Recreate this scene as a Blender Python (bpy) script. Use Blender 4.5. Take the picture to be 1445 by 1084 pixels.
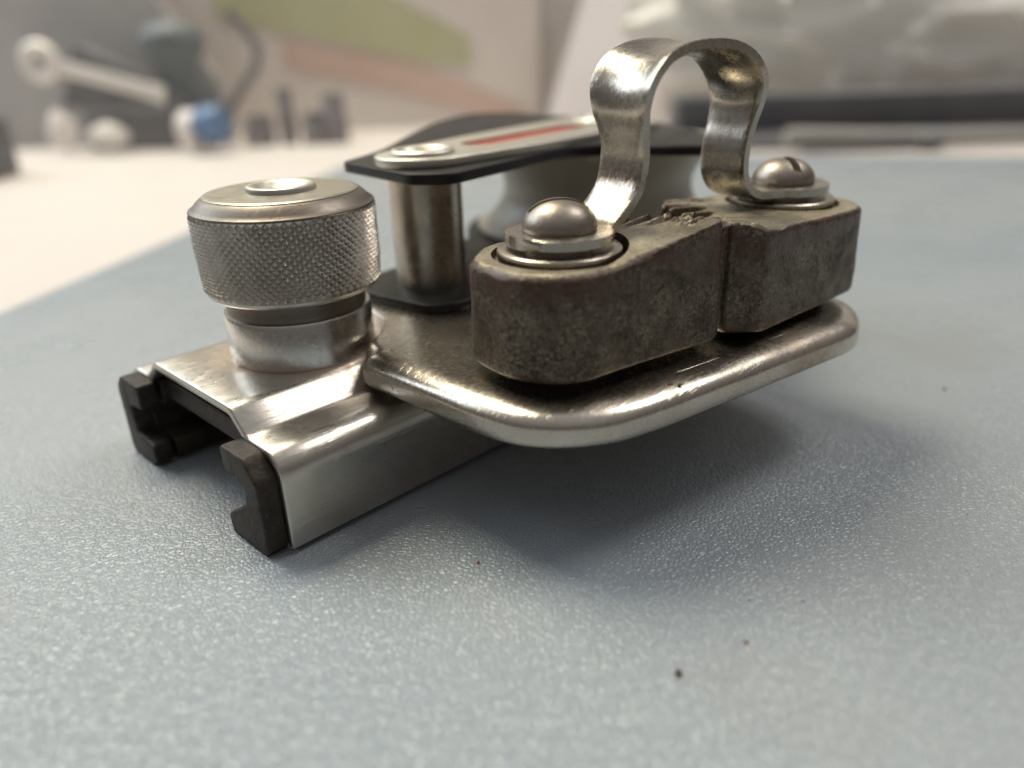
import bpy, bmesh, math, random
from mathutils import Vector, Matrix, noise
R = math.radians
MM = 0.001
scene = bpy.context.scene
for o in list(bpy.data.objects): bpy.data.objects.remove(o)
C = scene.collection

# ------------------------------------------------------------------ camera
# world origin = foot of the slider's near end cap on the mat; metres; car axis u points 44.7 deg from +X
pitch, roll = R(23.953), R(2.0)
fwd = Vector((0, math.cos(pitch), -math.sin(pitch)))
r0 = Vector((1, 0, 0)); up0 = r0.cross(fwd)
right = r0*math.cos(roll) - up0*math.sin(roll)
up = right.cross(fwd)
cam_data = bpy.data.cameras.new('camera'); cam = bpy.data.objects.new('camera', cam_data); C.objects.link(cam)
M3 = Matrix((right, up, -fwd)).transposed()
cam.matrix_world = Matrix.Translation(Vector((29.26, -74.815, 55.0))*MM) @ M3.to_4x4()
cam_data.sensor_width = 36; cam_data.sensor_fit = 'HORIZONTAL'; cam_data.lens = 27.03
cam_data.clip_start = 0.004; cam_data.clip_end = 20
cam_data.dof.use_dof = True; cam_data.dof.focus_distance = 0.0945; cam_data.dof.aperture_fstop = 9.8
scene.camera = cam

# ------------------------------------------------------------------ world: soft light of a plain room, brighter overhead
w = bpy.data.worlds.new('World'); scene.world = w; w.use_nodes = True
nt = w.node_tree; nt.nodes.clear()
wo = nt.nodes.new('ShaderNodeOutputWorld'); bg = nt.nodes.new('ShaderNodeBackground')
tc = nt.nodes.new('ShaderNodeTexCoord'); sx = nt.nodes.new('ShaderNodeSeparateXYZ'); cr = nt.nodes.new('ShaderNodeValToRGB')
nt.links.new(tc.outputs['Generated'], sx.inputs[0]); nt.links.new(sx.outputs['Z'], cr.inputs[0])
e = cr.color_ramp.elements
e[0].position = 0.0; e[0].color = (0.13, 0.12, 0.11, 1)
e[1].position = 1.0; e[1].color = (0.56, 0.56, 0.57, 1)
x = e.new(0.35); x.color = (0.26, 0.23, 0.22, 1)
nt.links.new(cr.outputs[0], bg.inputs[0]); bg.inputs[1].default_value = 0.66
nt.links.new(bg.outputs[0], wo.inputs[0])

def area(name, loc, target, size, power, col, sy=None):
    l = bpy.data.lights.new(name, 'AREA'); l.shape = 'RECTANGLE'; l.size = size; l.size_y = sy or size
    l.energy = power; l.color = col
    o = bpy.data.objects.new(name, l); C.objects.link(o); o.location = loc
    o.rotation_euler = (Vector(target)-Vector(loc)).to_track_quat('-Z', 'Y').to_euler()
    return o
area('ceiling_lamp', (-0.34, 0.50, 1.00), (0.02, 0.08, 0), 0.50, 11.0, (1.0, 0.915, 0.71), 0.36)
area('side_lamp', (0.62, 0.30, 0.95), (0.05, 0.05, 0), 0.36, 4.0, (1.0, 0.95, 0.88), 0.36)
area('window_light', (-0.78, 0.46, 0.62), (0.02, 0.05, 0), 0.66, 4.6, (0.84, 0.93, 1.0), 0.52)

vs = scene.view_settings
vs.view_transform = 'Standard'; vs.look = 'None'; vs.exposure = 0.0; vs.gamma = 1.0; vs.use_curve_mapping = False

# ------------------------------------------------------------------ materials
def mat(name):
    m = bpy.data.materials.new(name); m.use_nodes = True
    t = m.node_tree; t.nodes.clear()
    out = t.nodes.new('ShaderNodeOutputMaterial'); p = t.nodes.new('ShaderNodeBsdfPrincipled')
    t.links.new(p.outputs[0], out.inputs[0])
    return m, t, p
class N:
    """tiny node helper"""
    def __init__(s, t):
        s.t = t; s.co = t.nodes.new('ShaderNodeTexCoord').outputs['Object']
    def new(s, k): return s.t.nodes.new(k)
    def link(s, a, b): s.t.links.new(a, b)
    def mapping(s, scale, rot=(0, 0, 0), loc=(0, 0, 0)):
        n = s.new('ShaderNodeMapping'); s.link(s.co, n.inputs[0]); n.inputs['Scale'].default_value = scale
        n.inputs['Rotation'].default_value = rot; n.inputs['Location'].default_value = loc; return n.outputs[0]
    def noise(s, scale, detail=4, rough=.55, vec=None, dist=0):
        n = s.new('ShaderNodeTexNoise'); s.link(vec or s.co, n.inputs['Vector'])
        n.inputs['Scale'].default_value = scale; n.inputs['Detail'].default_value = detail
        n.inputs['Roughness'].default_value = rough; n.inputs['Distortion'].default_value = dist; return n.outputs[0]
    def noise2(s, scale, detail=2, rough=.5):
        n = s.new('ShaderNodeTexNoise'); n.noise_dimensions = '2D'; s.link(s.co, n.inputs['Vector'])
        n.inputs['Scale'].default_value = scale; n.inputs['Detail'].default_value = detail; n.inputs['Roughness'].default_value = rough; return n.outputs[0]
    def voro(s, scale, feature='F1', vec=None, out='Distance', rnd=1.0):
        n = s.new('ShaderNodeTexVoronoi'); n.feature = feature; n.voronoi_dimensions = '2D'; s.link(vec or s.co, n.inputs['Vector'])
        n.inputs['Scale'].default_value = scale; n.inputs['Randomness'].default_value = rnd; return n.outputs[out]
    def ramp(s, v, a, b, ca=(0, 0, 0, 1), cb=(1, 1, 1, 1), mids=()):
        n = s.new('ShaderNodeValToRGB'); s.link(v, n.inputs[0]); el = n.color_ramp.elements
        el[0].position = a; el[0].color = ca; el[1].position = b; el[1].color = cb
        for p, c in mids: q = el.new(p); q.color = c
        return n.outputs[0]
    def mix(s, f, a, b):
        n = s.new('ShaderNodeMix'); n.data_type = 'RGBA'
        for i, v in ((0, f), (6, a), (7, b)):
            if hasattr(v, 'node'): s.link(v, n.inputs[i])
            else: n.inputs[i].default_value = v
        return n.outputs[2]
    def math(s, op, a, b=0.0, c=None):
        n = s.new('ShaderNodeMath'); n.operation = op
        for i, v in enumerate((a, b) if c is None else (a, b, c)):
            if hasattr(v, 'node'): s.link(v, n.inputs[i])
            else: n.inputs[i].default_value = v
        return n.outputs[0]
    def maprange(s, v, a, b, c, d):
        n = s.new('ShaderNodeMapRange'); s.link(v, n.inputs[0])
        for i, q in enumerate((a, b, c, d)): n.inputs[i+1].default_value = q
        return n.outputs[0]
    def sep(s):
        n = s.new('ShaderNodeSeparateXYZ'); s.link(s.co, n.inputs[0]); return n.outputs
    def dist(s, p, flat=True):
        n = s.new('ShaderNodeVectorMath'); n.operation = 'MULTIPLY'; s.link(s.co, n.inputs[0]); n.inputs[1].default_value = (1, 1, 0 if flat else 1)
        d = s.new('ShaderNodeVectorMath'); d.operation = 'DISTANCE'; s.link(n.outputs[0], d.inputs[0]); d.inputs[1].default_value = p
        return d.outputs['Value']
    def bump(s, h, strength, dist, prev=None):
        n = s.new('ShaderNodeBump'); s.link(h, n.inputs['Height']); n.inputs['Strength'].default_value = strength
        n.inputs['Distance'].default_value = dist
        if prev is not None: s.link(prev, n.inputs['Normal'])
        return n.outputs[0]

def steel(name, base=(0.54, 0.515, 0.46), rough=.27, spread=.14, grime=.5, rust=None, brush=None, speck=0.0, grain=.10):
    m, t, p = mat(name); n = N(t)
    n1 = n.noise(160, 5); n2 = n.noise(1400, 4, .6); n3 = n.noise(420, 6, .65)
    dark = tuple(c*.62 for c in base) + (1,)
    col = n.mix(n.ramp(n1, .38, .68), (*base, 1), tuple(c*.86 for c in (base[0], base[1]*.985, base[2]*.96)) + (1,))
    col = n.mix(n.math('MULTIPLY', n.ramp(n3, .62, .74), grime), col, (0.24, 0.19, 0.14, 1))
    if speck:
        sp = n.ramp(n.noise(2600, 3, .6), .66, .72)
        col = n.mix(n.math('MULTIPLY', sp, speck), col, (0.06, 0.045, 0.03, 1))
    rg = n.maprange(n1, .3, .75, rough-spread*.5, rough+spread*.6)
    rg = n.math('ADD', rg, n.maprange(n2, .3, .7, -.04, .05))
    met = None
    if rust:
        for pos, r_in, r_out, amt in rust:
            d = n.dist(tuple(q*MM for q in pos), flat=(pos[2] == 0))
            k = n.maprange(d, r_out*MM, r_in*MM, 0, 1)
            k = n.math('MULTIPLY', k, n.ramp(n.noise(480, 6, .7), .36, .66)); k = n.math('MULTIPLY', k, amt)
            col = n.mix(k, col, (0.27, 0.115, 0.032, 1)); rg = n.math('ADD', rg, n.math('MULTIPLY', k, .3))
            met = n.math('SUBTRACT', 1.0, n.math('MULTIPLY', k, .9)) if met is None else n.math('MULTIPLY', met, n.math('SUBTRACT', 1.0, n.math('MULTIPLY', k, .9)))
    n.link(col, p.inputs['Base Color']); n.link(rg, p.inputs['Roughness'])
    if met is not None: n.link(met, p.inputs['Metallic'])
    else: p.inputs['Metallic'].default_value = 1
    b = n.bump(n2, grain, .00010)
    if brush: b = n.bump(n.noise(1, 3, .6, vec=n.mapping(brush)), .22, .00008, b)
    sc = n.noise(1, 2, .5, vec=n.mapping((300, 5200, 900), (0.2, .1, .6))); b = n.bump(n.ramp(sc, .60, .70), .22, .00006, b)
    n.link(b, p.inputs['Normal'])
    return m

M = {}
M['steel'] = steel('stainless_steel')
M['channel'] = steel('channel_steel', (0.60, 0.565, 0.51), .31, .05, .06, rust=[((19.9, 20.55, 0), 9.6, 13.5, .85)], brush=(120, 3000, 3000), speck=.15)
M['plate'] = steel('pressed_plate_steel', (0.60, 0.555, 0.485), .25, .05, .10, speck=.35, grain=.11, rust=[((60, -36.5, 16.6), 2.0, 9.0, .5)])
M['collar'] = steel('turned_steel', (0.68, 0.665, 0.635), .24, .04, .04, rust=[((19.9, 20.55, 14.6), 10.1, 10.45, .6)], grain=.04)
M['knob'] = steel('knurled_steel', (0.58, 0.555, 0.51), .33, .10, .2, speck=.4)
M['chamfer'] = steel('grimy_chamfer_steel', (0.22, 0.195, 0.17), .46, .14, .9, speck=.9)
M['knobtop'] = steel('knob_cap_steel', (0.56, 0.54, 0.47), .34, .10, .35, speck=.3)
M['strap'] = steel('strap_steel', (0.45, 0.42, 0.37), .26, .02, .03, rust=None, brush=(4200, 4200, 260))
M['screw'] = steel('screw_steel', (0.35, 0.31, 0.27), .41, .10, .5, speck=.5)
M['pale'] = steel('satin_steel', (0.62, 0.60, 0.54), .42, .08, .2)
M['post'] = steel('post_steel', (0.46, 0.42, 0.36), .30, .1, .6)

def strap_rust():
    m = M['strap']; t = m.node_tree; p = [q for q in t.nodes if q.type == 'BSDF_PRINCIPLED'][0]; n = N(t)
    src = p.inputs['Base Color'].links[0].from_socket
    s = n.sep()
    z = n.math('ABSOLUTE', n.math('SUBTRACT', s[2], .0397)); k = n.maprange(z, .0016, .0, 0, 1)
    xx = n.maprange(s[0], .049, .046, 0, 1)
    k = n.math('MULTIPLY', n.math('MULTIPLY', k, xx), n.ramp(n.noise(1, 5, .7, vec=n.mapping((2600, 2600, 700))), .38, .62))
    n.link(n.mix(k, src, (0.17, 0.075, 0.03, 1)), p.inputs['Base Color'])
strap_rust()

def cam_mat():
    m, t, p = mat('weathered_cast_alloy'); n = N(t)
    a = n.noise(330, 7, .68); b = n.noise(1900, 5, .7); c = n.noise(120, 4, .6); s = n.sep()
    col = n.mix(n.ramp(a, .36, .66), (0.056, 0.043, 0.031, 1), (0.150, 0.124, 0.092, 1))
    patch = n.maprange(n.noise(260, 4, .6), .38, .62, .15, 1.0)
    col = n.mix(n.math('MULTIPLY', n.math('MULTIPLY', n.ramp(n.noise(2300, 5, .75), .47, .66), patch), .9), col, (0.33, 0.29, 0.225, 1))
    col = n.mix(n.math('MULTIPLY', n.ramp(n.noise(1300, 5, .7), .56, .62), .75), col, (0.030, 0.024, 0.018, 1))
    # paler up-facing faces, brown old lacquer round the upper rim
    wob = n.math('ADD', s[2], n.maprange(n.noise(520, 5, .7), .25, .75, -.0022, .0022))
    rim = n.math('MULTIPLY', n.maprange(wob, .0290, .0300, 0, 1), n.maprange(wob, .0350, .0338, 0, 1))
    rim = n.math('MULTIPLY', rim, n.ramp(n.noise(210, 4, .6), .36, .54))
    col = n.mix(n.math('MULTIPLY', rim, .95), col, (0.060, 0.022, 0.009, 1))
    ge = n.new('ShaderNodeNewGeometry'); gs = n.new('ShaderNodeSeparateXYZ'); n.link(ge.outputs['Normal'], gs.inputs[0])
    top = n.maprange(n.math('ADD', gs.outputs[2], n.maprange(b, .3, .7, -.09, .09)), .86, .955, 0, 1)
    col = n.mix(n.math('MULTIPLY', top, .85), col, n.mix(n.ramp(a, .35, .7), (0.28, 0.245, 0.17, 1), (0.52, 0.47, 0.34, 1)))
    red = n.math('MULTIPLY', n.ramp(n.noise(150, 3, .5), .66, .72), .5); col = n.mix(red, col, (0.11, 0.035, 0.03, 1))
    n.link(col, p.inputs['Base Color'])
    rg = n.maprange(a, .3, .7, .47, .29); rg = n.math('SUBTRACT', rg, n.math('MULTIPLY', rim, .20)); n.link(rg, p.inputs['Roughness'])
    n.link(n.math('SUBTRACT', .78, n.math('MULTIPLY', rim, .74)), p.inputs['Metallic'])
    pit = n.ramp(n.noise(1700, 3, .6), .34, .48); bb = n.bump(b, .42, .00022); bb = n.bump(a, .32, .0005, bb); bb = n.bump(pit, .20, .00022, bb); n.link(bb, p.inputs['Normal'])
    return m
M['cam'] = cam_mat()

def plastic(name, c1, c2, rough, bumps=.3, scale=700, spec=.5, dust=0):
    m, t, p = mat(name); n = N(t)
    a = n.noise(scale*.4, 6, .65); b = n.noise(scale*3, 4, .6)
    col = n.mix(n.ramp(a, .35, .68), (*c1, 1), (*c2, 1))
    if dust: col = n.mix(n.math('MULTIPLY', n.ramp(b, .60, .72), dust), col, (.30, .27, .22, 1))
    n.link(col, p.inputs['Base Color']); n.link(n.maprange(a, .3, .7, rough-.07, rough+.08), p.inputs['Roughness'])
    p.inputs['Specular IOR Level'].default_value = spec
    n.link(n.bump(a, bumps, .0004, n.bump(b, bumps*.6, .00012)), p.inputs['Normal'])
    return m
M['nylon'] = plastic('dusty_black_nylon', (0.016, 0.012, 0.009), (0.052, 0.038, 0.028), .5, .7, spec=.32, dust=.3)
M['black'] = plastic('black_anodised_plate', (0.008, 0.008, 0.008), (0.016, 0.015, 0.014), .42, .06, spec=.3, dust=.03)
M['sheave'] = plastic('ivory_plastic', (0.36, 0.335, 0.28), (0.42, 0.39, 0.33), .42, .05)
M['red'] = plastic('red_label_paint', (0.42, 0.085, 0.06), (0.48, 0.11, 0.075), .45, .05)
M['dark'] = plastic('hole_and_seat_black', (0.012, 0.011, 0.010), (0.02, 0.018, 0.016), .7, .1)  # near-black; also carries the painted shade of the cheek holes
M['crumb'] = plastic('dirt_crumb', (0.05, 0.035, 0.025), (0.11, 0.08, 0.06), .8, .4)
M['redcrumb'] = plastic('red_crumb', (0.30, 0.09, 0.05), (0.36, 0.12, 0.07), .7, .3)
M['flake'] = plastic('rust_flake', (0.33, 0.15, 0.04), (0.25, 0.10, 0.03), .6, .3)

def mat_leather():
    m, t, p = mat('grained_leatherette'); n = N(t)
    big = n.noise2(9, 3); mid = n.noise2(45, 4)
    col = n.mix(n.ramp(big, .35, .65), (0.312, 0.358, 0.398, 1), (0.345, 0.382, 0.410, 1))
    col = n.mix(n.math('MULTIPLY', n.ramp(mid, .5, .75), .28), col, (0.33, 0.35, 0.365, 1))
    smudge = n.math('MULTIPLY', n.ramp(n.noise2(22, 5, .6), .60, .72), .22); col = n.mix(smudge, col, (0.27, 0.26, 0.25, 1))
    wv = n.new('ShaderNodeVectorMath'); wv.operation = 'ADD'; n.link(n.co, wv.inputs[0])
    nz = n.new('ShaderNodeTexNoise'); nz.noise_dimensions = '2D'; n.link(n.co, nz.inputs['Vector']); nz.inputs['Scale'].default_value = 700; nz.inputs['Detail'].default_value = 1
    sc = n.new('ShaderNodeVectorMath'); sc.operation = 'SCALE'; n.link(nz.outputs['Color'], sc.inputs[0]); sc.inputs['Scale'].default_value = .0009
    n.link(sc.outputs[0], wv.inputs[1])
    d = n.voro(1650, 'DISTANCE_TO_EDGE', wv.outputs[0])
    cell = n.ramp(d, .0, .30); f1 = n.voro(1650, 'F1', wv.outputs[0])
    dome = n.math('SUBTRACT', 1.0, n.math('MULTIPLY', f1, 1.1))
    h = n.math('ADD', n.math('MULTIPLY', cell, .55), n.math('MULTIPLY', dome, .60))
    h = n.math('ADD', h, n.math('MULTIPLY', n.noise2(3400, 2, .6), .35))
    h = n.math('ADD', h, n.math('MULTIPLY', n.noise2(240, 2, .5), .55))
    n.link(col, p.inputs['Base Color'])
    n.link(n.maprange(mid, .3, .7, .24, .34), p.inputs['Roughness'])
    p.inputs['Specular IOR Level'].default_value = .55
    n.link(n.bump(h, .60, .00016), p.inputs['Normal'])
    return m
M['leather'] = mat_leather()

def matte(name, c1, c2, rough=.6, scale=30, metallic=0.0):
    m, t, p = mat(name); n = N(t)
    n.link(n.mix(n.ramp(n.noise(scale, 4), .35, .65), (*c1, 1), (*c2, 1)), p.inputs['Base Color'])
    p.inputs['Roughness'].default_value = rough; p.inputs['Metallic'].default_value = metallic
    n.link(n.bump(n.noise(scale*20, 3), .1, .0003), p.inputs['Normal'])
    return m
M['table'] = matte('cream_table_laminate', (0.64, 0.595, 0.565), (0.67, 0.625, 0.595), .5, 12)
M['wall'] = matte('pinkish_white_wall', (0.74, 0.69, 0.66), (0.76, 0.72, 0.69), .8, 5)
M['paper'] = matte('lilac_white_paper', (0.76, 0.72, 0.74), (0.80, 0.76, 0.77), .7, 10)
M['chrome'] = matte('satin_chrome', (0.80, 0.77, 0.73), (0.84, 0.81, 0.77), .4, 60, .15)
M['grey'] = matte('grey_pouch_plastic', (0.31, 0.305, 0.31), (0.38, 0.37, 0.37), .6, 18)
M['bgdark'] = matte('dark_tool_plastic', (0.16, 0.16, 0.17), (0.19, 0.19, 0.20), .5, 40)
M['bgdark2'] = matte('dark_green_black_rubber', (0.13, 0.15, 0.16), (0.16, 0.18, 0.19), .5, 40)
M['bgsock'] = matte('gunmetal_plastic', (0.19, 0.18, 0.19), (0.23, 0.215, 0.22), .45, 40)
M['blue'] = matte('blue_cap_plastic', (0.12, 0.20, 0.36), (0.14, 0.23, 0.39), .4, 40)
M['white'] = matte('white_plastic', (0.66, 0.63, 0.60), (0.7, 0.67, 0.64), .5, 40)
M['tray'] = matte('charcoal_tray_plastic', (0.11, 0.11, 0.118), (0.14, 0.14, 0.147), .45, 30)
M['rod'] = matte('grey_beige_plastic', (0.27, 0.26, 0.245), (0.33, 0.315, 0.295), .5, 30)
M['green'] = matte('green_print', (0.48, 0.48, 0.30), (0.52, 0.51, 0.34), .7, 20)
M['salmon'] = matte('salmon_print', (0.60, 0.44, 0.375), (0.63, 0.48, 0.41), .7, 20)
M['poster'] = matte('beige_print', (0.68, 0.62, 0.575), (0.72, 0.66, 0.615), .75, 15)
def bagmat():
    m, t, p = mat('crumpled_clear_film'); n = N(t)
    p.inputs['Base Color'].default_value = (.90, .885, .84, 1); p.inputs['Roughness'].default_value = .2
    p.inputs['Transmission Weight'].default_value = .12; p.inputs['IOR'].default_value = 1.25
    n.link(n.bump(n.noise(70, 5, .6), .5, .004), p.inputs['Normal'])
    return m
M['film'] = bagmat()

# ------------------------------------------------------------------ mesh helpers (all input in millimetres)
def mesh_obj(name, verts, faces, m, parent=None, smooth=40, weld=False):
    me = bpy.data.meshes.new(name)
    me.from_pydata([tuple(q*MM for q in v) for v in verts], [], faces)
    bm = bmesh.new(); bm.from_mesh(me)
    if weld: bmesh.ops.remove_doubles(bm, verts=bm.verts, dist=1e-6)
    bmesh.ops.recalc_face_normals(bm, faces=bm.faces)
    bm.to_mesh(me); bm.free()
    if smooth:
        for f in me.polygons: f.use_smooth = True
        me.set_sharp_from_angle(angle=R(smooth))
    me.materials.append(M[m] if isinstance(m, str) else m)
    o = bpy.data.objects.new(name, me); C.objects.link(o)
    if parent: o.parent = parent
    return o
class Geo:
    def __init__(s): s.v = []; s.f = []
    def loft(s, rings, closed=True, cap0=True, cap1=True):
        b = len(s.v); n = len(rings[0])
        for r in rings: s.v += [tuple(p) for p in r]
        for i in range(len(rings)-1):
            for j in range(n if closed else n-1):
                k = (j+1) % n
                s.f.append((b+i*n+j, b+i*n+k, b+(i+1)*n+k, b+(i+1)*n+j))
        if cap0: s.f.append(tuple(b+j for j in range(n))[::-1])
        if cap1: s.f.append(tuple(b+(len(rings)-1)*n+j for j in range(n)))
        return s
    def tube(s, path, rad, n=12, caps=True):
        P = [Vector(p) for p in path]; rings = []
        t0 = (P[1]-P[0]).normalized(); nrm = t0.orthogonal().normalized()
        for i, p in enumerate(P):
            t = ((P[min(i+1, len(P)-1)]-P[max(i-1, 0)])).normalized()
            nrm = (nrm - t*nrm.dot(t)).normalized(); bn = t.cross(nrm)
            r = rad[i] if isinstance(rad, (list, tuple)) else rad
            rings.append([p+nrm*r*math.cos(a)+bn*r*math.sin(a) for a in [2*math.pi*k/n for k in range(n)]])
        return s.loft(rings, True, caps, caps)
    def lathe(s, prof, c=(0, 0), n=96):
        rings = [[(c[0]+r*math.cos(2*math.pi*k/n), c[1]+r*math.sin(2*math.pi*k/n), z) for k in range(n)] for r, z in prof]
        return s.loft(rings, True, prof[0][0] > 1e-6, prof[-1][0] > 1e-6)
    def build(s, name, m, parent=None, smooth=40): return mesh_obj(name, s.v, s.f, m, parent, smooth)
def fillet(pts, rads, seg=8, closed=True):
    out = []; n = len(pts)
    for i, p in enumerate(pts):
        r = rads[i] if isinstance(rads, (list, tuple)) else rads
        if (not closed and i in (0, n-1)) or r <= 0: out.append(Vector(p)); continue
        P = Vector(p); a = Vector(pts[i-1])-P; b = Vector(pts[(i+1) % n])-P
        la, lb = a.length, b.length; a /= la; b /= lb
        ang = math.acos(max(-1, min(1, a.dot(b))))
        if ang > 3.1: out.append(P); continue
        d = min(r/math.tan(ang/2), la*.49, lb*.49); rr = d*math.tan(ang/2)
        c = P+(a+b).normalized()*(rr/math.sin(ang/2))
        s0 = P+a*d-c; s1 = P+b*d-c
        tot = math.acos(max(-1, min(1, s0.dot(s1)/rr/rr))); sg = 1 if s0.x*s1.y-s0.y*s1.x > 0 else -1
        for k in range(seg+1):
            q = sg*tot*k/seg; out.append(c+Vector((s0.x*math.cos(q)-s0.y*math.sin(q), s0.x*math.sin(q)+s0.y*math.cos(q))))
    return out
def resample(poly, step, closed=True):
    P = [Vector(p) for p in poly]; 
    if closed: P = P+[P[0]]
    L = [0]
    for i in range(len(P)-1): L.append(L[-1]+(P[i+1]-P[i]).length)
    n = max(3, round(L[-1]/step)); out = []; j = 0
    for k in range(n if closed else n+1):
        d = L[-1]*k/n
        while j < len(L)-2 and L[j+1] < d: j += 1
        s = (d-L[j])/max(1e-9, L[j+1]-L[j]); out.append(P[j].lerp(P[j+1], min(1, s)))
    return out
def offset(poly, d, closed=True):
    """positive d moves to the left of travel (inward for a counter-clockwise loop)"""
    n = len(poly); out = []
    for i, p in enumerate(poly):
        a = poly[i-1] if (closed or i > 0) else p; b = poly[(i+1) % n] if (closed or i < n-1) else p
        t = (b-a)
        if t.length < 1e-9: t = Vector((1, 0))
        t.normalize(); nn = Vector((-t.y, t.x)); k = 1.0
        if (closed or 0 < i < n-1):
            t1 = (p-a); 
            if t1.length > 1e-9: k = 1/max(.5, abs(t1.normalized().dot(t)))
        out.append(p+nn*d*k)
    return out
def ccw(poly):
    A = sum(poly[i-1].x*poly[i].y-poly[i].x*poly[i-1].y for i in range(len(poly)))
    return poly if A > 0 else poly[::-1]
def slab(poly, z0, z1, rt=.3, rb=.3, seg=3):
    """plan outline -> slab with rounded top and bottom edges (list of rings)"""
    P = ccw(poly); rings = []
    for k in range(seg+1):
        a = math.pi/2*k/seg; rings.append([(q.x, q.y, z0+rb*(1-math.sin(a))) for q in offset(P, rb*(1-math.cos(a)))] if rb else [(q.x, q.y, z0) for q in P])
    rings = rings[::-1] if False else rings
    low = []
    for k in range(seg+1):
        a = math.pi/2*k/seg; low.append([(q.x, q.y, z0+rb*(1-math.cos(a))) for q in offset(P, rb*(1-math.sin(a)))])
    top = []
    for k in range(seg+1):
        a = math.pi/2*k/seg; top.append([(q.x, q.y, z1-rt*(1-math.sin(a))) for q in offset(P, rt*(1-math.cos(a)))])
    return low+top
def cut(o, cutter):
    """boolean difference baked into the mesh; the cutter is deleted"""
    md = o.modifiers.new('cut', 'BOOLEAN'); md.object = cutter; md.operation = 'DIFFERENCE'; md.solver = 'EXACT'
    bpy.context.view_layer.update(); dg = bpy.context.evaluated_depsgraph_get()
    me = bpy.data.meshes.new_from_object(o.evaluated_get(dg)); o.modifiers.clear(); o.data = me
    for f in me.polygons: f.use_smooth = True
    me.set_sharp_from_angle(angle=R(38))
    bpy.data.objects.remove(cutter)
def lump(name, m, parent, size, seed, sub=2, amp=.25, loc=(0, 0, 0)):
    bm = bmesh.new(); bmesh.ops.create_icosphere(bm, subdivisions=sub, radius=1)
    for v in bm.verts:
        k = 1+amp*noise.noise(v.co*1.7+Vector((seed*3.1, seed, 0)))*2
        v.co = Vector((v.co.x*size[0]*k, v.co.y*size[1]*k, v.co.z*size[2]*k))+Vector(loc)
    vs_ = [tuple(v.co) for v in bm.verts]; fs = [tuple(q.index for q in f.verts) for f in bm.faces]; bm.free()
    return mesh_obj(name, vs_, fs, m, parent, 35)
def tag(o, label, cat=None, group=None, kind=None):
    if label: o['label'] = label
    if cat: o['category'] = cat
    if group: o['group'] = group
    if kind: o['kind'] = kind
    return o
def empty(name, loc=(0, 0, 0), rz=0):
    o = bpy.data.objects.new(name, None); C.objects.link(o); o.location = tuple(q*MM for q in loc); o.rotation_euler = (0, 0, rz)
    o.empty_display_size = .01
    return o
def smooth01(x): x = max(0, min(1, x)); return x*x*(3-2*x)

# ------------------------------------------------------------------ the setting: table and wall
tb = Geo()
P = [Vector(p) for p in [(-900, -400), (900, -400), (900, 560), (-900, 560)]]
tb.loft(slab(P, -32, -2.2, 2, 2)).build('table', 'table')['kind'] = 'structure'
wl = Geo(); wl.loft(slab([Vector(p) for p in [(-900, 561), (900, 561), (900, 580), (-900, 580)]], -60, 300, 1, 1))
wl.build('wall', 'wall')['kind'] = 'structure'

# desk mat
mp = fillet([(-165, -330), (420, -330), (420, 240), (-46, 377)], [20, 20, 40, 38], 10)
dm = Geo(); dm.loft(slab(mp, -2.1, 0, .5, .3)); dm = dm.build('desk_mat', 'leather')
tag(dm, 'pale blue-grey grained leatherette mat lying on the cream table under the metal fitting', 'mat')

# ------------------------------------------------------------------ the fitting: one thing, all bolted together
car = empty('track_car', (0, 0, 0), R(44.7))
tag(car, 'worn stainless sail track car with knurled knob, cam cleat and sheave on the blue-grey mat', 'track car')

# channel (cross-section in v,z swept along u)
def channel():
    out = fillet([(-1.2, .9), (-1.2, 13.2), (6.0, 13.2), (9.4, 16.2), (31.6, 16.2), (35.0, 13.2), (42.2, 13.2), (42.2, .9)], [0, 3.3, 1.6, 2.0, 2.0, 1.6, 3.3, 0], 7, False)
    out = resample(out, .5, False)
    ins = offset(out, -1.25, False)
    def ring(u, d):
        a = offset(out, -d, False); b = offset(ins, d, False)
        return [(u, q.x, q.y) for q in a]+[(u, q.x, q.y) for q in b[::-1]]
    g = Geo()
    us = [2.65, 2.75, 2.95]+[3+102*k/24 for k in range(1, 24)]+[105]
    g.loft([ring(u, .28 if i == 0 else .1 if i == 1 else 0) for i, u in enumerate(us)])
    return g.build('slider_channel', 'channel', car, 50)
channel()

# nylon end caps and liners
capR = fillet([(0.9, 0.0), (9.0, 0.0), (9.2, 2.7), (3.8, 6.2), (3.4, 8.3), (5.0, 9.3), (7.9, 9.2), (8.1, 12.75), (2.6, 12.75), (0.0, 10.2), (0.0, 1.0)],
              [.3, .4, .5, .9, 1.0, .5, .4, .5, 1.6, 1.8, .5], 4)
capL = fillet([(40.4, 0.0), (34.2, 0.0), (32.0, .9), (31.9, 3.7), (36.9, 4.4), (37.2, 8.7), (33.0, 9.2), (32.9, 12.75), (39.2, 12.75), (41.0, 10.9), (41.0, 1.3)],
              [.5, .4, .5, .4, .4, .4, .4, .5, 1.2, 1.2, .6], 4)
def cap(poly, name, u0, u1, bev, m='nylon', parent=None):
    Q = ccw(resample(poly, .25)); g = Geo(); rings = []
    for k in range(4):
        a = math.pi/2*(3-k)/3; rings.append([(u0+bev*(1-math.sin(a)), q.x, q.y) for q in offset(Q, bev*(1-math.cos(a)))])
    rings += [[(u1, q.x, q.y) for q in Q]]
    g.loft(rings)
    for i, v in enumerate(g.v):
        d = noise.noise(Vector(v)*.9)*.10+noise.noise(Vector(v)*2.7)*.05
        g.v[i] = (v[0]+d, v[1]+d*.7, max(v[2]+d*.5, 0.0))
    return g.build(name, m, parent or car, 45)
c1 = cap(capR, 'end_cap', 0, 2.62, .35); tag(c1, 'chipped black nylon end cap nearest the camera')
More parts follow.
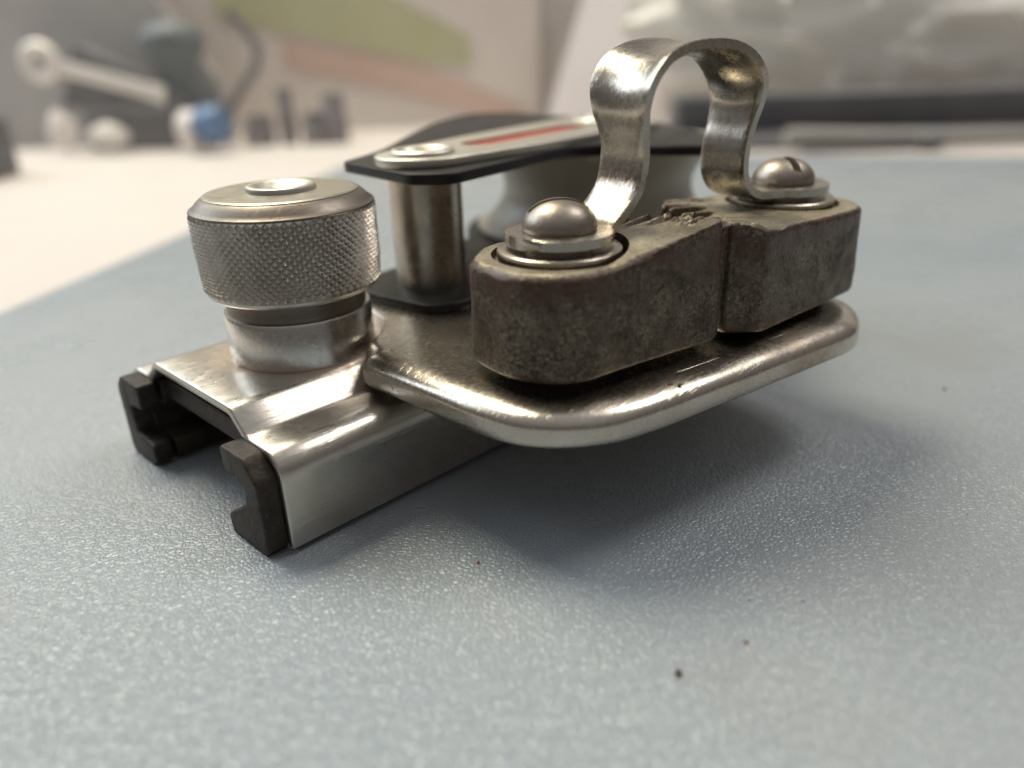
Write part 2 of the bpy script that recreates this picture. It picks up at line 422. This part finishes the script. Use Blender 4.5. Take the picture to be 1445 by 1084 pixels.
c2 = cap(capL, 'end_cap', 0.1, 2.62, .35)
lin = [(p.x*.97+.4, p.y*.98+.12) for p in capR]
cap([Vector(p) for p in lin], 'liner', 3.4, 104, .2)
lin = [(41-(41-p.x)*.97-.4, p.y*.98+.12) for p in capL]
cap([Vector(p) for p in lin], 'liner', 3.4, 104, .2)
g = Geo(); g.loft(slab([Vector(p) for p in [(4.2, 7.2), (7.8, 7.2), (7.8, 33.6), (4.2, 33.6)]], 9.6, 12.7, .4, .4)); g.build('bridge_bar', 'nylon', car)

# ------------------------------------------------------------------ plunger knob
KC = (19.9, 20.5)
g = Geo(); g.lathe([(9.9, 16.1), (10.05, 16.25), (10.05, 22.3), (9.85, 22.62), (9.3, 22.75)], KC, 128)
g.build('collar', 'collar', car)
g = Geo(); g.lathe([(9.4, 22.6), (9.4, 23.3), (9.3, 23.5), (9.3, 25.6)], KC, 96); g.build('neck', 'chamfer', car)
def knurl():
    nu, rows = 66, 10; n = 2*nu; m_ = 2*rows; z0, z1 = 25.95, 36.25; g = Geo()
    def P(r, z, i): t = 2*math.pi*i/n; return (KC[0]+r*math.cos(t), KC[1]+r*math.sin(t), z)
    g.v = []
    for j in range(m_+1):                      # diamond knurl: valleys on even lattice points, peaks on odd ones
        z = z0+(z1-z0)*j/m_; rb = 11.58+.30*min(1, (z-z0)/3)
        for i in range(n):
            pk = (i+j) % 2; edge = j in (0, m_)
            wear = .85+.35*noise.noise(Vector((math.cos(2*math.pi*i/n)*5, math.sin(2*math.pi*i/n)*5, z*.5)))
            jit = .03*noise.noise(Vector((i*1.7, j*2.3, 4)))
            g.v.append(P(rb-.20+(.50*wear*pk if not edge else .14)+jit, z, i))
    for j in range(m_):
        for i in range(n):
            a_, b_, c_, d_ = j*n+i, j*n+(i+1) % n, (j+1)*n+(i+1) % n, (j+1)*n+i
            if (i+j) % 2 == 0: g.f += [(a_, b_, c_), (a_, c_, d_)]
            else: g.f += [(a_, b_, d_), (b_, c_, d_)]
    g.loft([[P(r, z, i) for i in range(n)] for r, z in [(9.0, 25.4), (9.2, 25.25), (10.6, 25.15), (11.15, 25.3), (11.42, 25.6), (11.5, 25.96)]], True, True, False)
    return g.build('knurled_knob', 'knob', car, 14)
kn = knurl()
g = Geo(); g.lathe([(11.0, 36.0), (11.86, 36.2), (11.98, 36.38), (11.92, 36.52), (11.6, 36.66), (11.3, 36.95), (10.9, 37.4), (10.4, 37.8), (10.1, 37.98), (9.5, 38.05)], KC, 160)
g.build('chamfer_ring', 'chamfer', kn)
g = Geo(); g.lathe([(10.0, 37.9), (9.98, 38.12), (9.75, 38.24), (9.3, 38.28), (4.0, 38.28)], KC, 128)
g.build('knob_cap', 'knobtop', kn)
g = Geo(); g.lathe([(4.6, 38.2), (4.62, 38.55), (4.45, 38.9), (4.1, 39.05), (3.75, 39.0), (3.3, 38.75), (2.7, 38.2), (1.8, 37.85), (.6, 37.75), (0, 37.75)], KC, 72)
g.build('rivet_ring', 'pale', kn)

# ------------------------------------------------------------------ pressed plate with turned-down rim
def plate():
    pts = [(19.3, 5.6), (19.3, -15.0), (20.0, -20.4), (21.6, -23.8), (24.4, -26.9), (28.4, -29.4), (34.0, -31.0), (71.5, -37.6), (82, -33), (84, -20), (92, 4), (118, 6), (122, 34), (40, 36), (32.5, 30), (31.6, 20), (30.4, 15.0), (26.6, 11.2), (22.4, 8.6)]
    rads = [2.0, 10, 8, 6, 6, 8, 14, 7.5, 10, 14, 10, 10, 10, 6, 5, 5, 4, 4, 2.5]
    o = ccw(resample(fillet(pts, rads, 10), .8))
    for _ in range(7): o = [(o[i-1]+o[i]*2+o[(i+1) % len(o)])/4 if o[i].y < 4 else o[i] for i in range(len(o))]
    zt, zb, Rr = 18.65, 14.5, 2.9; g = Geo(); rings = []
    inn = offset(o, 1.6)
    rings.append([(q.x, q.y, zt-1.6) for q in offset(inn, 2.0)])
    rings.append([(q.x, q.y, zt-2.4) for q in inn])
    rings.append([(q.x, q.y, zb+.1) for q in inn])
    rings.append([(q.x, q.y, zb) for q in offset(o, 1.2)])
    rings.append([(q.x, q.y, zb) for q in offset(o, .4)])
    rings.append([(q.x, q.y, zb+.35) for q in offset(o, .08)])
    rings.append([(q.x, q.y, zb+.9) for q in o])
    for d, z in ((0, 16.7), (.05, 17.0), (.18, 17.3), (.36, 17.56), (.62, 17.82), (.95, 18.06), (1.4, 18.28), (1.95, 18.46), (2.6, 18.58), (3.3, 18.64), (4.0, 18.65)):
        full = offset(o, d); tight = offset(o, d*.25); rings.append([])
        for i, q in enumerate(o):
            kf = 1-.9*smooth01((q.y-7.0)/3)
            p = tight[i].lerp(full[i], (kf-.1)/.9); rings[-1].append((p.x, p.y, zt-(zt-z)*max(kf, .2)))
    g.loft(rings)
    for i, v in enumerate(g.v):
        d = noise.noise(Vector(v)*.16)*.10
        g.v[i] = (v[0], v[1], v[2]+d)
    return g.build('cleat_plate', 'plate', car, 60)
plate()

# ------------------------------------------------------------------ cam cleat: frame a (screw to screw), b (towards the viewer)
S1 = Vector((34.6, -15.3)); WD = Vector((42.5, -6.0)).normalized(); BD = Vector((WD.y, -WD.x))
def ab(a, b, z): q = S1+WD*a+BD*b; return (q.x, q.y, z)
def cam_body(poly, c, ztop, crumb, tooth, seedv, edge):
    """poly in a,b round centre c -> cast cam with rounded edges, bearing recess and toothed face"""
    P = resample(poly, .12); n = 420; rad = []
    ang = [(math.atan2(p.y-c[1], p.x-c[0]) % (2*math.pi), (p-Vector(c)).length) for p in P]
    for k in range(n):
        t = 2*math.pi*k/n
        best = sorted(ang, key=lambda q: min(abs(q[0]-t), 2*math.pi-abs(q[0]-t)))[:3]
        rad.append(sum(q[1] for q in best)/3)
    rad = [(rad[k-1]+2*rad[k]+rad[(k+1) % n])/4 for k in range(n)]
    arcl = 0.0; prev = None; add = []; gr = []
    for k in range(n):                          # ridged gripping face
        t = 2*math.pi*k/n; q = Vector((c[0]+rad[k]*math.cos(t), c[1]+rad[k]*math.sin(t)))
        arcl += (q-prev).length if prev else 0; prev = q
        win, amp, pitch_ = tooth(q.x, q.y); add.append(win*amp*(math.cos(2*math.pi*arcl/pitch_)-.2)); gr.append(win*amp*(.5-.5*math.cos(2*math.pi*arcl/pitch_)))
    rad = [r+d for r, d in zip(rad, add)]
    z0 = 19.9; rings = []
    def ring(fn):
        out = []
        for k in range(n):
            t = 2*math.pi*k/n; r, z = fn(k, rad[k], t); a, b = c[0]+r*math.cos(t), c[1]+r*math.sin(t)
            r2 = r; out.append((a, b, z))
        return out
    zt = lambda a, b: ztop(a, b)
    L = []
    for k in range(5):
        q = math.pi/2*k/4; L.append(ring(lambda i, r, t: (r-1.3*(1-math.sin(q)), z0+.9*(1-math.cos(q)))))
    nz = 14
    RR = [edge(c[0]+rad[k]*math.cos(2*math.pi*k/n), c[1]+rad[k]*math.sin(2*math.pi*k/n)) for k in range(n)]
    tops = [-1.7*gr[k]+zt(c[0]+(rad[k]*.978-RR[k])*math.cos(2*math.pi*k/n), c[1]+(rad[k]*.978-RR[k])*math.sin(2*math.pi*k/n)) for k in range(n)]
    for j in range(1, nz+1):
        L.append(ring(lambda i, r, t: (r*(1-.022*j/nz), z0+.9+(tops[i]-RR[i]*.9-z0-.9)*j/nz)))
    for k in range(1, 7):
        q = math.pi/2*k/6
        L.append(ring(lambda i, r, t: (r*.978-RR[i]*(1-math.cos(q)), tops[i]-RR[i]*.9*(1-math.sin(q)))))
    for k in range(1, 29):
        s = k/28
        def fn(i, r, t):
            r1 = r*.978-RR[i]; rr = r1+(8.05-r1)*s; a, b = c[0]+rr*math.cos(t), c[1]+rr*math.sin(t); return rr, zt(a, b)-1.7*gr[i]*smooth01(1-(r1-rr)/5.0)
        L.append(ring(fn))
    L.append(ring(lambda i, r, t: (7.95, 32.25))); L.append(ring(lambda i, r, t: (7.9, 31.6)))
    g = Geo(); g.loft(L)
    out = []
    for (a, b, z) in g.v:
        v = Vector((a, b, z)); d = noise.noise(v*.35+Vector((seedv, 0, 0)))*.16+noise.noise(v*1.3)*.05
        dx = 0; rr = math.hypot(a-c[0], b-c[1])
        kk = min(1, max(0, (rr-8.2)/2))
        a2 = a+(a-c[0])/max(rr, 1)*d*kk+dx; b2 = b+(b-c[1])/max(rr, 1)*d*kk
        cz = crumb(a, b)*smooth01((z-31.2)/1.2)
        z2 = z+d*.4*kk+cz*(abs(noise.noise(Vector((a*1.3, b*1.3, seedv))))*1.5-.2+noise.noise(Vector((a*3.1, b*3.1, seedv)))*.45)
        out.append(ab(a2, b2, z2))
    g.v = out
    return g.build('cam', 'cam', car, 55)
# left cam (near screw), outline counter-clockwise in a,b
p1 = fillet([(17.9, 10.4), (4, 9.9), (-6.5, 9.6), (-10.6, 3.5), (-10.4, -5), (-4.5, -10), (5, -9.9), (12.5, -5.2), (16.2, 2.5)], [1.0, 12, 7, 8, 7, 8, 7, 9, 9], 10)
def zt1(a, b):
    return 32.45+.158*max(0.0, a)
def crumb1(a, b):
    # worn, crumbling edge along the gripping side
    edge = 16.4-abs(b-3)*.28 if b > -6 else 10
    return smooth01(1-abs(a-edge)/3.4)*smooth01((b+6)/4)*smooth01((9.0-b)/1.5)*1.0
def tooth1(a, b): return smooth01((a-9)/3)*smooth01((8-b)/3), .55, 3.0
cam1 = cam_body(p1, (0, 0), zt1, crumb1, tooth1, 1.0, lambda a, b: 1.35-.85*smooth01((a-3)/8)*smooth01((b-2)/4))
tag(cam1, 'larger near cam with a crumbled upper edge')
p2 = fillet([(18.7, 9.6), (22.6, 12.5), (34, 11.8), (47.4, 10.8), (51.6, 6.5), (51.4, -4), (47, -9.6), (38, -10.6), (29.6, -10.4), (24.0, -6.2), (20.9, 1.5)], [.8, 1.0, 30, 4.6, 5, 6, 7, 8, 5, 5, 8], 10)
def zt2(a, b): return 32.35+.045*max(0, 42-a)+smooth01((24-a)/2)*.75*smooth01((b-5)/3)-.35*math.exp(-((a-26)/1.3)**2)*smooth01((b-6)/3)+.5*smooth01((33-a)/6)*smooth01((2-b)/6)
def crumb2(a, b): return 0.35*smooth01((23-a)/3)*smooth01((b-6)/3)
def tooth2(a, b): return smooth01((37-a)/3)*smooth01((7.5-b)/3), .8, 3.5
cam2 = cam_body(p2, (42.92, 0), zt2, crumb2, tooth2, 7.0, lambda a, b: .95)
for cc, par in ((0, cam1), (42.92, cam2)):
    q = ab(cc, 0, 0)[:2]
    g = Geo(); g.lathe([(7.2, 31.5), (7.35, 32.6), (7.3, 33.05), (7.1, 33.2), (6.0, 33.25), (5.4, 33.1), (4.0, 33.1), (4.0, 33.9)], q, 96); g.build('bearing_disc', 'post', par)
    g = Geo(); g.lathe([(7.6, 18.5), (7.6, 19.95)], q, 64); g.build('bearing_seat', 'dark', par)

# fairlead strap
KP = [(-6.4, 35.2), (-2, 35.2), (2.5, 35.2), (5.0, 35.35), (7.0, 36.5), (8.7, 38.0), (9.65, 39.6), (10.1, 42.2), (9.95, 45), (9.6, 47.6), (10.2, 50.4), (12.4, 52.8), (15.8, 54.05), (20.2, 54.4), (24.5, 54.0), (28.0, 52.7),
      (30.6, 50.3), (31.6, 47.4), (31.25, 44.4), (30.6, 42), (30.35, 40), (30.6, 38), (31.9, 36.3), (34.2, 35.4), (37, 35.2), (42.9, 35.2), (49.3, 35.2)]
def catmull(K, n=14):
    P = [Vector(p) for p in K]; P = [P[0]*2-P[1]]+P+[P[-1]*2-P[-2]]; out = []
    for i in range(1, len(P)-2):
        for k in range(n):
            t = k/n; a, b, c, d = P[i-1], P[i], P[i+1], P[i+2]
            out.append(.5*((2*b)+(c-a)*t+(2*a-5*b+4*c-d)*t*t+(3*b-a-3*c+d)*t**3))
    return out+[P[-2]]
prof = resample(catmull(KP), .3, False)
endf = [0, .03, .08, .16, .28, .42, .58, .78, 1.0, 1.3, 1.6]
prof = [Vector((-6.4+d, 35.2)) for d in endf]+[p for p in prof if -4.6 < p.x < 47.4]+[Vector((49.32-d, 35.2)) for d in endf[::-1]]
def strap():
    out = prof; ins = offset(out, -1.35, False); n = len(out); nb = 16; g = Geo()
    Ltot = n-1; top = []; bot = []
    def half(p, i):
        a, z = p; c = -.5
        if a < 6.5 and z < 37.5 and i < n/2:
            h = math.sqrt(max(0.0, 6.4**2-a*a)) if a < 4.6 else None
            lo = 4.6-1.0*smooth01((a-2.5)/4.0); kk = smooth01((a-2.5)/4.0)
            if h is None or h < lo and a > 0: return lo, -.5*kk
            if a > 0: return max(h, lo), -.5*kk
            return max(h, .02), 0
        if a > 42.92-7 and z < 36.5 and i > n/2:
            q = a-42.92; h = math.sqrt(max(0.0, 6.4**2-q*q))
            kk = smooth01((-q-2.5)/4.5); lo = 4.6-1.0*kk
            if q < 0 and h < lo: return lo, -.5*kk
            if q < 0: return h, -.5*kk
            return max(h, .02), 0
        k = smooth01((z-43)/9); return 3.6+1.3*k, -.5
    rings = []
    for i in range(n):
        h, c = half(out[i], i); ro, ri = [], []
        nrm = (out[i]-ins[i]).normalized()
        for j in range(nb+1):
            s = -1+2*j/nb; b = c+h*s
            kz = smooth01((out[i].y-42)/9); fl = kz*(1.0*max(0, -s)**2+.7*max(0, s)**2-.25)
            e = .16*max(0, (abs(s)-.93)/.07)**2
            po = out[i]+nrm*(fl-e); pi = ins[i]+nrm*(fl+e)
            ro.append(ab(po.x, b, po.y)); ri.append(ab(pi.x, b, pi.y))
        rings.append(ro+ri[::-1])
    g.loft(rings)
    return g.build('fairlead_strap', 'strap', car, 50)
fl = strap(); tag(fl, 'bright arched steel strap bridging both cams')

def screw(cc, slot_ang, hw=.45, zs=37.3, sh=0):
    q = ab(cc, 0, 0); pr = [(.02, 35.1), (3.95, 35.1), (4.25, 35.2), (4.38, 35.5)]
    for k in range(1, 15):
        t = k/14*math.pi/2; pr.append((max(.02, 4.38*math.cos(t)**.92), 35.5+3.15*math.sin(t)**1.08))
    g = Geo(); g.lathe(pr, q[:2], 64); o = g.build('screw', 'screw', car, 60)
    d = (WD*math.cos(slot_ang)+BD*math.sin(slot_ang)); nn = Vector((-d.y, d.x)); c2 = Vector(q[:2])+BD*sh
    pts = [c2+d*6+nn*hw, c2-d*6+nn*hw, c2-d*6-nn*hw, c2+d*6-nn*hw]
    k = Geo(); k.loft([[(p.x, p.y, z) for p in ccw(pts)] for z in (zs, 40)]); cutter = k.build('cutter', 'screw')
    cutter.parent = car
    cut(o, cutter)
    return o
sc1 = screw(0, R(34), .5, 37.2, .35); sc2 = screw(42.92, R(116), .6, 36.9)

# ------------------------------------------------------------------ sheave block (frame along its own axis, turned 7 deg)
BO = Vector((44.0, 20.3)); BX = Vector((math.cos(R(7)), math.sin(R(7)))); BY = Vector((-BX.y, BX.x))
def bl(x, y): return BO+BX*x+BY*y
SH = bl(50, 0)
def arc(cx, cy, r, a0, a1, n=24): return [(cx+r*math.cos(R(a0+(a1-a0)*k/n)), cy+r*math.sin(R(a0+(a1-a0)*k/n))) for k in range(n+1)]
pb = fillet([(-9.5, 8.5), (-9.5, -8.0), (-5.5, -10.8), (8, -12), (26, -14.5)]+arc(50, 0, 27, -145, 145)+[(8, 12), (-5, 11.5)], 2.0, 4)
g = Geo(); g.loft(slab([bl(p.x, p.y) for p in resample(pb, 1.0)], 18.7, 20.1, .25, .25)); g.build('lower_cheek_plate', 'black', car)
pc = fillet([(37.6, 32.5), (35.6, 12.9), (39.2, 8.4), (52.4, 10.3), (61, 12.2), (70, 13.2), (75.6, 10.5), (78.3, -.5), (82, -6.5), (87, -7.0), (93, -1), (101, 9), (109, 21), (111, 33), (106, 45), (97, 52), (85, 55), (72, 50), (57, 42.5)],
            [2, 3, 3, 8, 8, 8, 4, 5, 4, 4, 6, 10, 10, 10, 10, 10, 10, 8, 8], 6)
g = Geo(); g.loft(slab(resample(pc, 1.0), 37.2, 38.8, .3, .3))
for i, v in enumerate(g.v):    # far rim of the cheek curls up a little
    q = Vector(v[:2])-BO; y = q.dot(BY); xx = q.dot(BX)
    g.v[i] = (v[0], v[1], v[2]+2.6*smooth01((y-14)/16)*smooth01((xx-2)/16))
ck = g.build('upper_cheek_plate', 'black', car)
g = Geo(); g.lathe([(5.56, 20.0), (5.56, 37.3)], tuple(BO), 64); g.build('spacer_post', 'post', car)
sp = []
for k in range(25):
    t = k/24; z = 20.6+16.2*t; sp.append((24.4-5.6*math.sin(math.pi*min(1, max(0, (t-.06)/.88)))**.65, z))
g = Geo(); g.lathe([(20, 20.5)]+sp+[(20, 36.9)], tuple(SH), 128); g.build('sheave', 'sheave', car)
# steel strap on top of the cheek with its red slot
st = [bl(*p) for p in arc(0, 0, 7.3, 100, 260)+[(20, -9.6)]+arc(52, 0, 11, -90, 90)+[(20, 9.6)]]
g = Geo(); g.loft(slab(resample(st, .8), 38.82, 40.2, .4, .1)); ss = g.build('top_strap', 'pale', car)
slot = [bl(*p) for p in arc(13.5, 0, 3.1, 90, 270)+arc(40, 0, 3.1, -90, 90)]
k = Geo(); k.loft([[(p.x, p.y, z) for p in ccw(slot)] for z in (39.5, 42)]); kk = k.build('cutter', 'pale'); kk.parent = car; cut(ss, kk)
sl = offset(ccw(slot), .05)
g = Geo(); g.loft([[(p.x, p.y, z) for p in sl] for z in (39.2, 39.7)]); g.build('red_inlay', 'red', ss)
for q, rr in ((BO, 4.9), (bl(52, 0), 6.2)):
    g = Geo(); g.lathe([(rr, 40.1), (rr, 40.6), (rr-.3, 40.9), (rr-.8, 40.95), (rr-1.3, 40.7), (rr-1.7, 40.0), (rr-2.2, 39.7), (0.02, 39.6)], tuple(q), 64)
    g.build('rivet', 'pale', ss)
for px, py, rr in ((36, -26, 2.6), (51, -18, 2.6)):
    q = bl(px, py); g = Geo(); g.lathe([(rr, 38.7), (rr, 38.86), (.02, 38.86)], tuple(q), 32); g.build('hole_shade_disc', 'dark', ck)  # flat discs on the cheek; the shade inside the holes is their colour

# ------------------------------------------------------------------ crumbs on the mat
def crumb(loc, size, seed, m, label):
    o = lump('dirt_crumb', m, None, size, seed, 1, .35, (0, 0, size[2]*.7)); o.location = (loc[0]*MM, loc[1]*MM, 0)
    o.rotation_euler = (0, 0, seed*1.3)
    return tag(o, label, 'crumb', 'crumbs of dirt on the mat')
crumb((44.0, -19.8), (.55, .38, .25), 1, 'crumb', 'largest dark brown crumb on the mat in front of the fitting')
crumb((51.5, -16.0), (.25, .2, .15), 2, 'redcrumb', 'small reddish crumb on the mat behind the largest dark one')
crumb((101., 40.5), (.40, .3, .2), 3, 'crumb', 'dark crumb on the mat far to the right of the cleat plate')
crumb((24.6, -1.8), (.32, .2, .16), 4, 'redcrumb', 'brown crumb on the mat just right of the near end cap')
crumb((53.7, -9.8), (.13, .1, .08), 5, 'crumb', 'tiny black crumb on the mat beyond the reddish one')
crumb((59.2, -10.3), (.12, .1, .08), 6, 'crumb', 'tiny black crumb on the mat at the right of the shadow')
for i, (u, v, lab) in enumerate(((37.6, -29.2, 'larger orange rust flake on the rim of the cleat plate'), (38.4, -30.3, 'smaller orange rust flake on the rim of the cleat plate'))):
    o = lump('rust_flake', 'flake', None, (.5-.18*i, .34-.1*i, .12), 11+i, 1, .3)
    p = Matrix.Rotation(R(44.7), 3, 'Z') @ Vector((u, v, 18.55)); o.location = p*MM
    tag(o, lab, 'rust flake', 'rust flakes on the plate rim')
rng = random.Random(9); vv = []; ff = []
for i in range(30):
    x, y = rng.uniform(-70, 130), rng.uniform(-30, 60); s = rng.uniform(.05, .13); b = len(vv)
    vv += [(x-s, y, .01), (x+s*.8, y-s*.6, .01), (x+s*.2, y+s, .01), (x, y, s*.9)]; ff += [(b, b+1, b+3), (b+1, b+2, b+3), (b+2, b, b+3), (b, b+2, b+1)]
tag(mesh_obj('dust_specks', vv, ff, 'crumb', None, 0), 'fine dark dust specks scattered over the mat', 'dust', None, 'stuff')

# ------------------------------------------------------------------ blurred things at the back of the table (z = -2.2 is the table top)
ZT = -2.2
def frame_obj(name, loc, rz=0): return empty(name, loc, rz)
# printed board leaning on the wall
def board(name, x0, x1, z0, z1, y, m, th=2, shear=0, parent=None):
    g = Geo(); P = [(x0+shear, z1), (x1+shear, z1), (x1, z0), (x0, z0)] if shear else [(x0, z1), (x1, z1), (x1, z0), (x0, z0)]
    g.loft([[(a, yy, b) for a, b in P] for yy in (y, y+th)]); return g.build(name, m, parent, 0)
bo = board('printed_board', -330, 58, ZT, 160, 545, 'poster', 4); tag(bo, 'beige printed board with a slanting green band standing behind the tools', 'board')
def band(name, pts, m):
    g = Geo(); g.loft([[(a, yy, b) for a, b in pts] for yy in (543.6, 544.6)]); return g.build(name, m, bo, 0)
band('green_band', [(-175, 112), (-60, 95), (6, 60), (6, 40), (-40, 46), (-120, 66), (-175, 78)], 'green')
band('salmon_band', [(-130, 62), (-40, 44), (0, 30), (50, 8), (20, 4), (-40, 22), (-130, 44)], 'salmon')
pp = Geo(); pp.loft([[(a, yy+b*.25, b) for a, b in [(58, ZT), (140, ZT), (150, 150), (112, 150)]] for yy in (500, 501)])
tag(pp.build('paper_sheet', 'paper', None, 0), 'lilac-white sheet of paper leaning against the wall behind the strap', 'paper')
# spanner
sp_ = frame_obj('ring_spanner', (-186, 442, 33)); tag(sp_, 'bright ring spanner propped up against the dark tool case', 'spanner')
ax = Vector((-70, 0, 21)).normalized(); nv = Vector((0, 1, 0)); bn = ax.cross(nv)
rg = []
for k in range(33):
    a = 2*math.pi*k/32; rg.append(ax*71+(ax*math.cos(a)+bn*math.sin(a))*8.2)
g = Geo(); g.tube(rg, 4.2, 10, False); g.build('ring_end', 'chrome', sp_)
g = Geo(); g.loft([[ax*t+nv*s*2.2+bn*q*(4.2+ (1.2 if t < 0 else 0)) for s, q in ((-1, -.6), (-.6, -1), (.6, -1), (1, -.6), (1, .6), (.6, 1), (-.6, 1), (-1, .6))] for t in (-4, 8, 40, 58)]); g.build('shank', 'chrome', sp_)
# dark tool case
g = Geo(); g.loft(slab(fillet([(-246, 456), (-168, 456), (-160, 476), (-240, 480)], 5, 5), ZT, 26, 6, 3, 4)); tc_ = g.build('body', 'bgdark')
e0 = frame_obj('tool_case', (0, 0, 0)); tc_.parent = e0; tag(e0, 'dark grey tool case slumped at the back of the table', 'tool case')
g = Geo(); g.loft([[(x, y, z) for x, z in ((-256+dx, 26), (-168, 14), (-176, 30), (-240+dx, 62))] for y, dx in ((458, 0), (472, 3))]); g.build('flap', 'bgdark', e0)
g = Geo(); g.loft([[(x, y+z*.12, z) for x, z in ((-430, ZT), (-160, ZT), (-166, 40), (-196, 84), (-222, 140), (-430, 140))] for y in (488, 500)])
tag(g.build('plastic_pouch', 'grey', None, 0), 'grey plastic pouch standing upright behind the spanner', 'pouch')
# knob-headed tool
e1 = frame_obj('screwdriver', (-181, 468, ZT)); tag(e1, 'stubby tool with a round dark knob standing behind the case', 'screwdriver')
g = Geo(); g.lathe([(9, 40), (12, 46), (16, 54), (19, 60), (20, 66), (17, 72), (10, 76), (.02, 77)], n=32); g.build('handle', 'bgdark2', e1)
g = Geo(); g.lathe([(10, 0), (10, 30), (9, 41)], n=24); g.build('shaft', 'bgdark2', e1)
# hook
g = Geo(); g.tube([(-142, 470, 79), (-134, 470, 68), (-127, 470, 57), (-130, 470, 46), (-141, 470, 34), (-152, 470, 20), (-158, 470, 0)], 3.2, 8)
tag(g.build('wire_hook', 'bgsock'), 'bent dark wire hook standing beside the round-headed tool', 'hook')
# blue capped bottle
e2 = frame_obj('bottle', (-152, 424, ZT)); tag(e2, 'small white bottle with a blue cap lying at the back', 'bottle')
g = Geo(); g.tube([(-14, 3, 14), (-4, 0, 14)], 12, 20); g.build('body', 'white', e2)
g = Geo(); g.tube([(-4, 2, 17), (-2, 1, 17), (8, -3, 18), (10, -3.5, 18)], [9.5, 10.8, 10.8, 9.5], 24); g.build('blue_cap', 'blue', e2)
# two pale ovals of hardware in front of the case
for i, (x, y, s, lab) in enumerate(((-218, 432, (13, 7, 7), 'pale rounded fitting lying in front of the tool case'), (-248, 436, (9, 7, 13), 'dull pinkish fitting leaning at the left of the tool case'))):
    o = lump('loose_fitting', 'white' if i == 0 else 'wall', None, s, 21+i, 2, .15); o.location = (x*MM, y*MM, (ZT+s[2]+(5 if i == 0 else 2))*MM); tag(o, lab, 'fitting')
# sockets
for i, (x, r, h, lab) in enumerate(((-112, 5.5, 35, 'tall thin dark socket standing beside the hook'), (-81, 8.5, 31, 'thick dark socket, rightmost of the standing ones'), (-131, 10, 19, 'short wide dark socket beside the blue cap'), (-94, 9, 20, 'short grey socket between the two tall ones'))):
    g = Geo(); g.lathe([(r*.95, 0), (r, .8), (r, h*.45), (r*.86, h*.5), (r*.86, h-1), (r*.8, h), (r*.5, h), (r*.5, h-4)], n=24)
    o = g.build('socket', 'bgsock'); o.location = ((x)*MM, 458*MM, ZT*MM); tag(o, lab, 'socket', 'sockets standing at the back of the table')
# dark edge at far left
g = Geo(); g.loft(slab(fillet([(-300, 325), (-236, 325), (-236, 365), (-300, 365)], 4, 4), ZT, 28, 3, 2)); tag(g.build('black_box', 'tray'), 'black box just cut off by the left edge of the picture', 'box')
# tray on the right, rod, cable
e3 = frame_obj('tray', (0, 0, 0)); tag(e3, 'charcoal plastic tray along the back of the mat on the right', 'tray')
tr = Matrix.Rotation(R(-2), 3, 'Z')
g = Geo(); g.loft(slab(fillet([(128, 352), (460, 340), (460, 400), (128, 412)], 6, 5), ZT, 3, 1, 1)); g.build('floor', 'tray', e3)
g = Geo(); g.loft(slab(fillet([(128, 392), (460, 380), (460, 400), (128, 412)], 5, 5), 3, 24, 3, .5)); g.build('back_rim', 'tray', e3)
g = Geo(); g.tube([(176, 341, 5), (180, 341, 5), (215, 338, 4.6), (262, 334, 4), (300, 331, 4)], [4.6, 5.2, 4.2, 3.4, 3.0], 14); tag(g.build('plastic_rod', 'rod'), 'grey-beige plastic rod lying in front of the charcoal tray', 'rod')
e4 = frame_obj('cable', (0, 0, 0)); tag(e4, 'black cable with a small plug ending at the far edge of the mat', 'cable')
g = Geo(); g.tube([(182, 330, 0), (205, 331, .3), (232, 331, .3), (241, 330, 1.2)], 1.6, 10); g.build('cord', 'tray', e4)
g = Geo(); g.tube([(238, 330, 2.6), (241, 330, 2.6), (249, 328, 2.6), (251, 328, 2.6)], [3.0, 4.2, 4.4, 3.2], 14); g.build('plug', 'tray', e4)
# crumpled clear bag
bm = bmesh.new(); bmesh.ops.create_icosphere(bm, subdivisions=5, radius=1)
for v in bm.verts:
    p = v.co.copy(); k = 1+.20*noise.noise(p*1.6+Vector((5, 2, 1)))+.22*(1-abs(noise.noise(p*3.0))*2)+.10*(1-2*abs(noise.noise(p*6.5)))
    v.co = Vector((p.x*150*k, p.y*34*k, p.z*68*k))
fs = [tuple(q.index for q in f.verts) for f in bm.faces]; vs_ = [tuple(v.co) for v in bm.verts]; bm.free()
o = mesh_obj('plastic_bag', vs_, fs, 'film', None, 30); o.location = (.305, .462, .064)
tag(o, 'crumpled clear plastic bag lying behind the charcoal tray', 'bag')

# ------------------------------------------------------------------ render
scene.render.engine = 'CYCLES'
scene.render.resolution_x, scene.render.resolution_y = 1024, 768
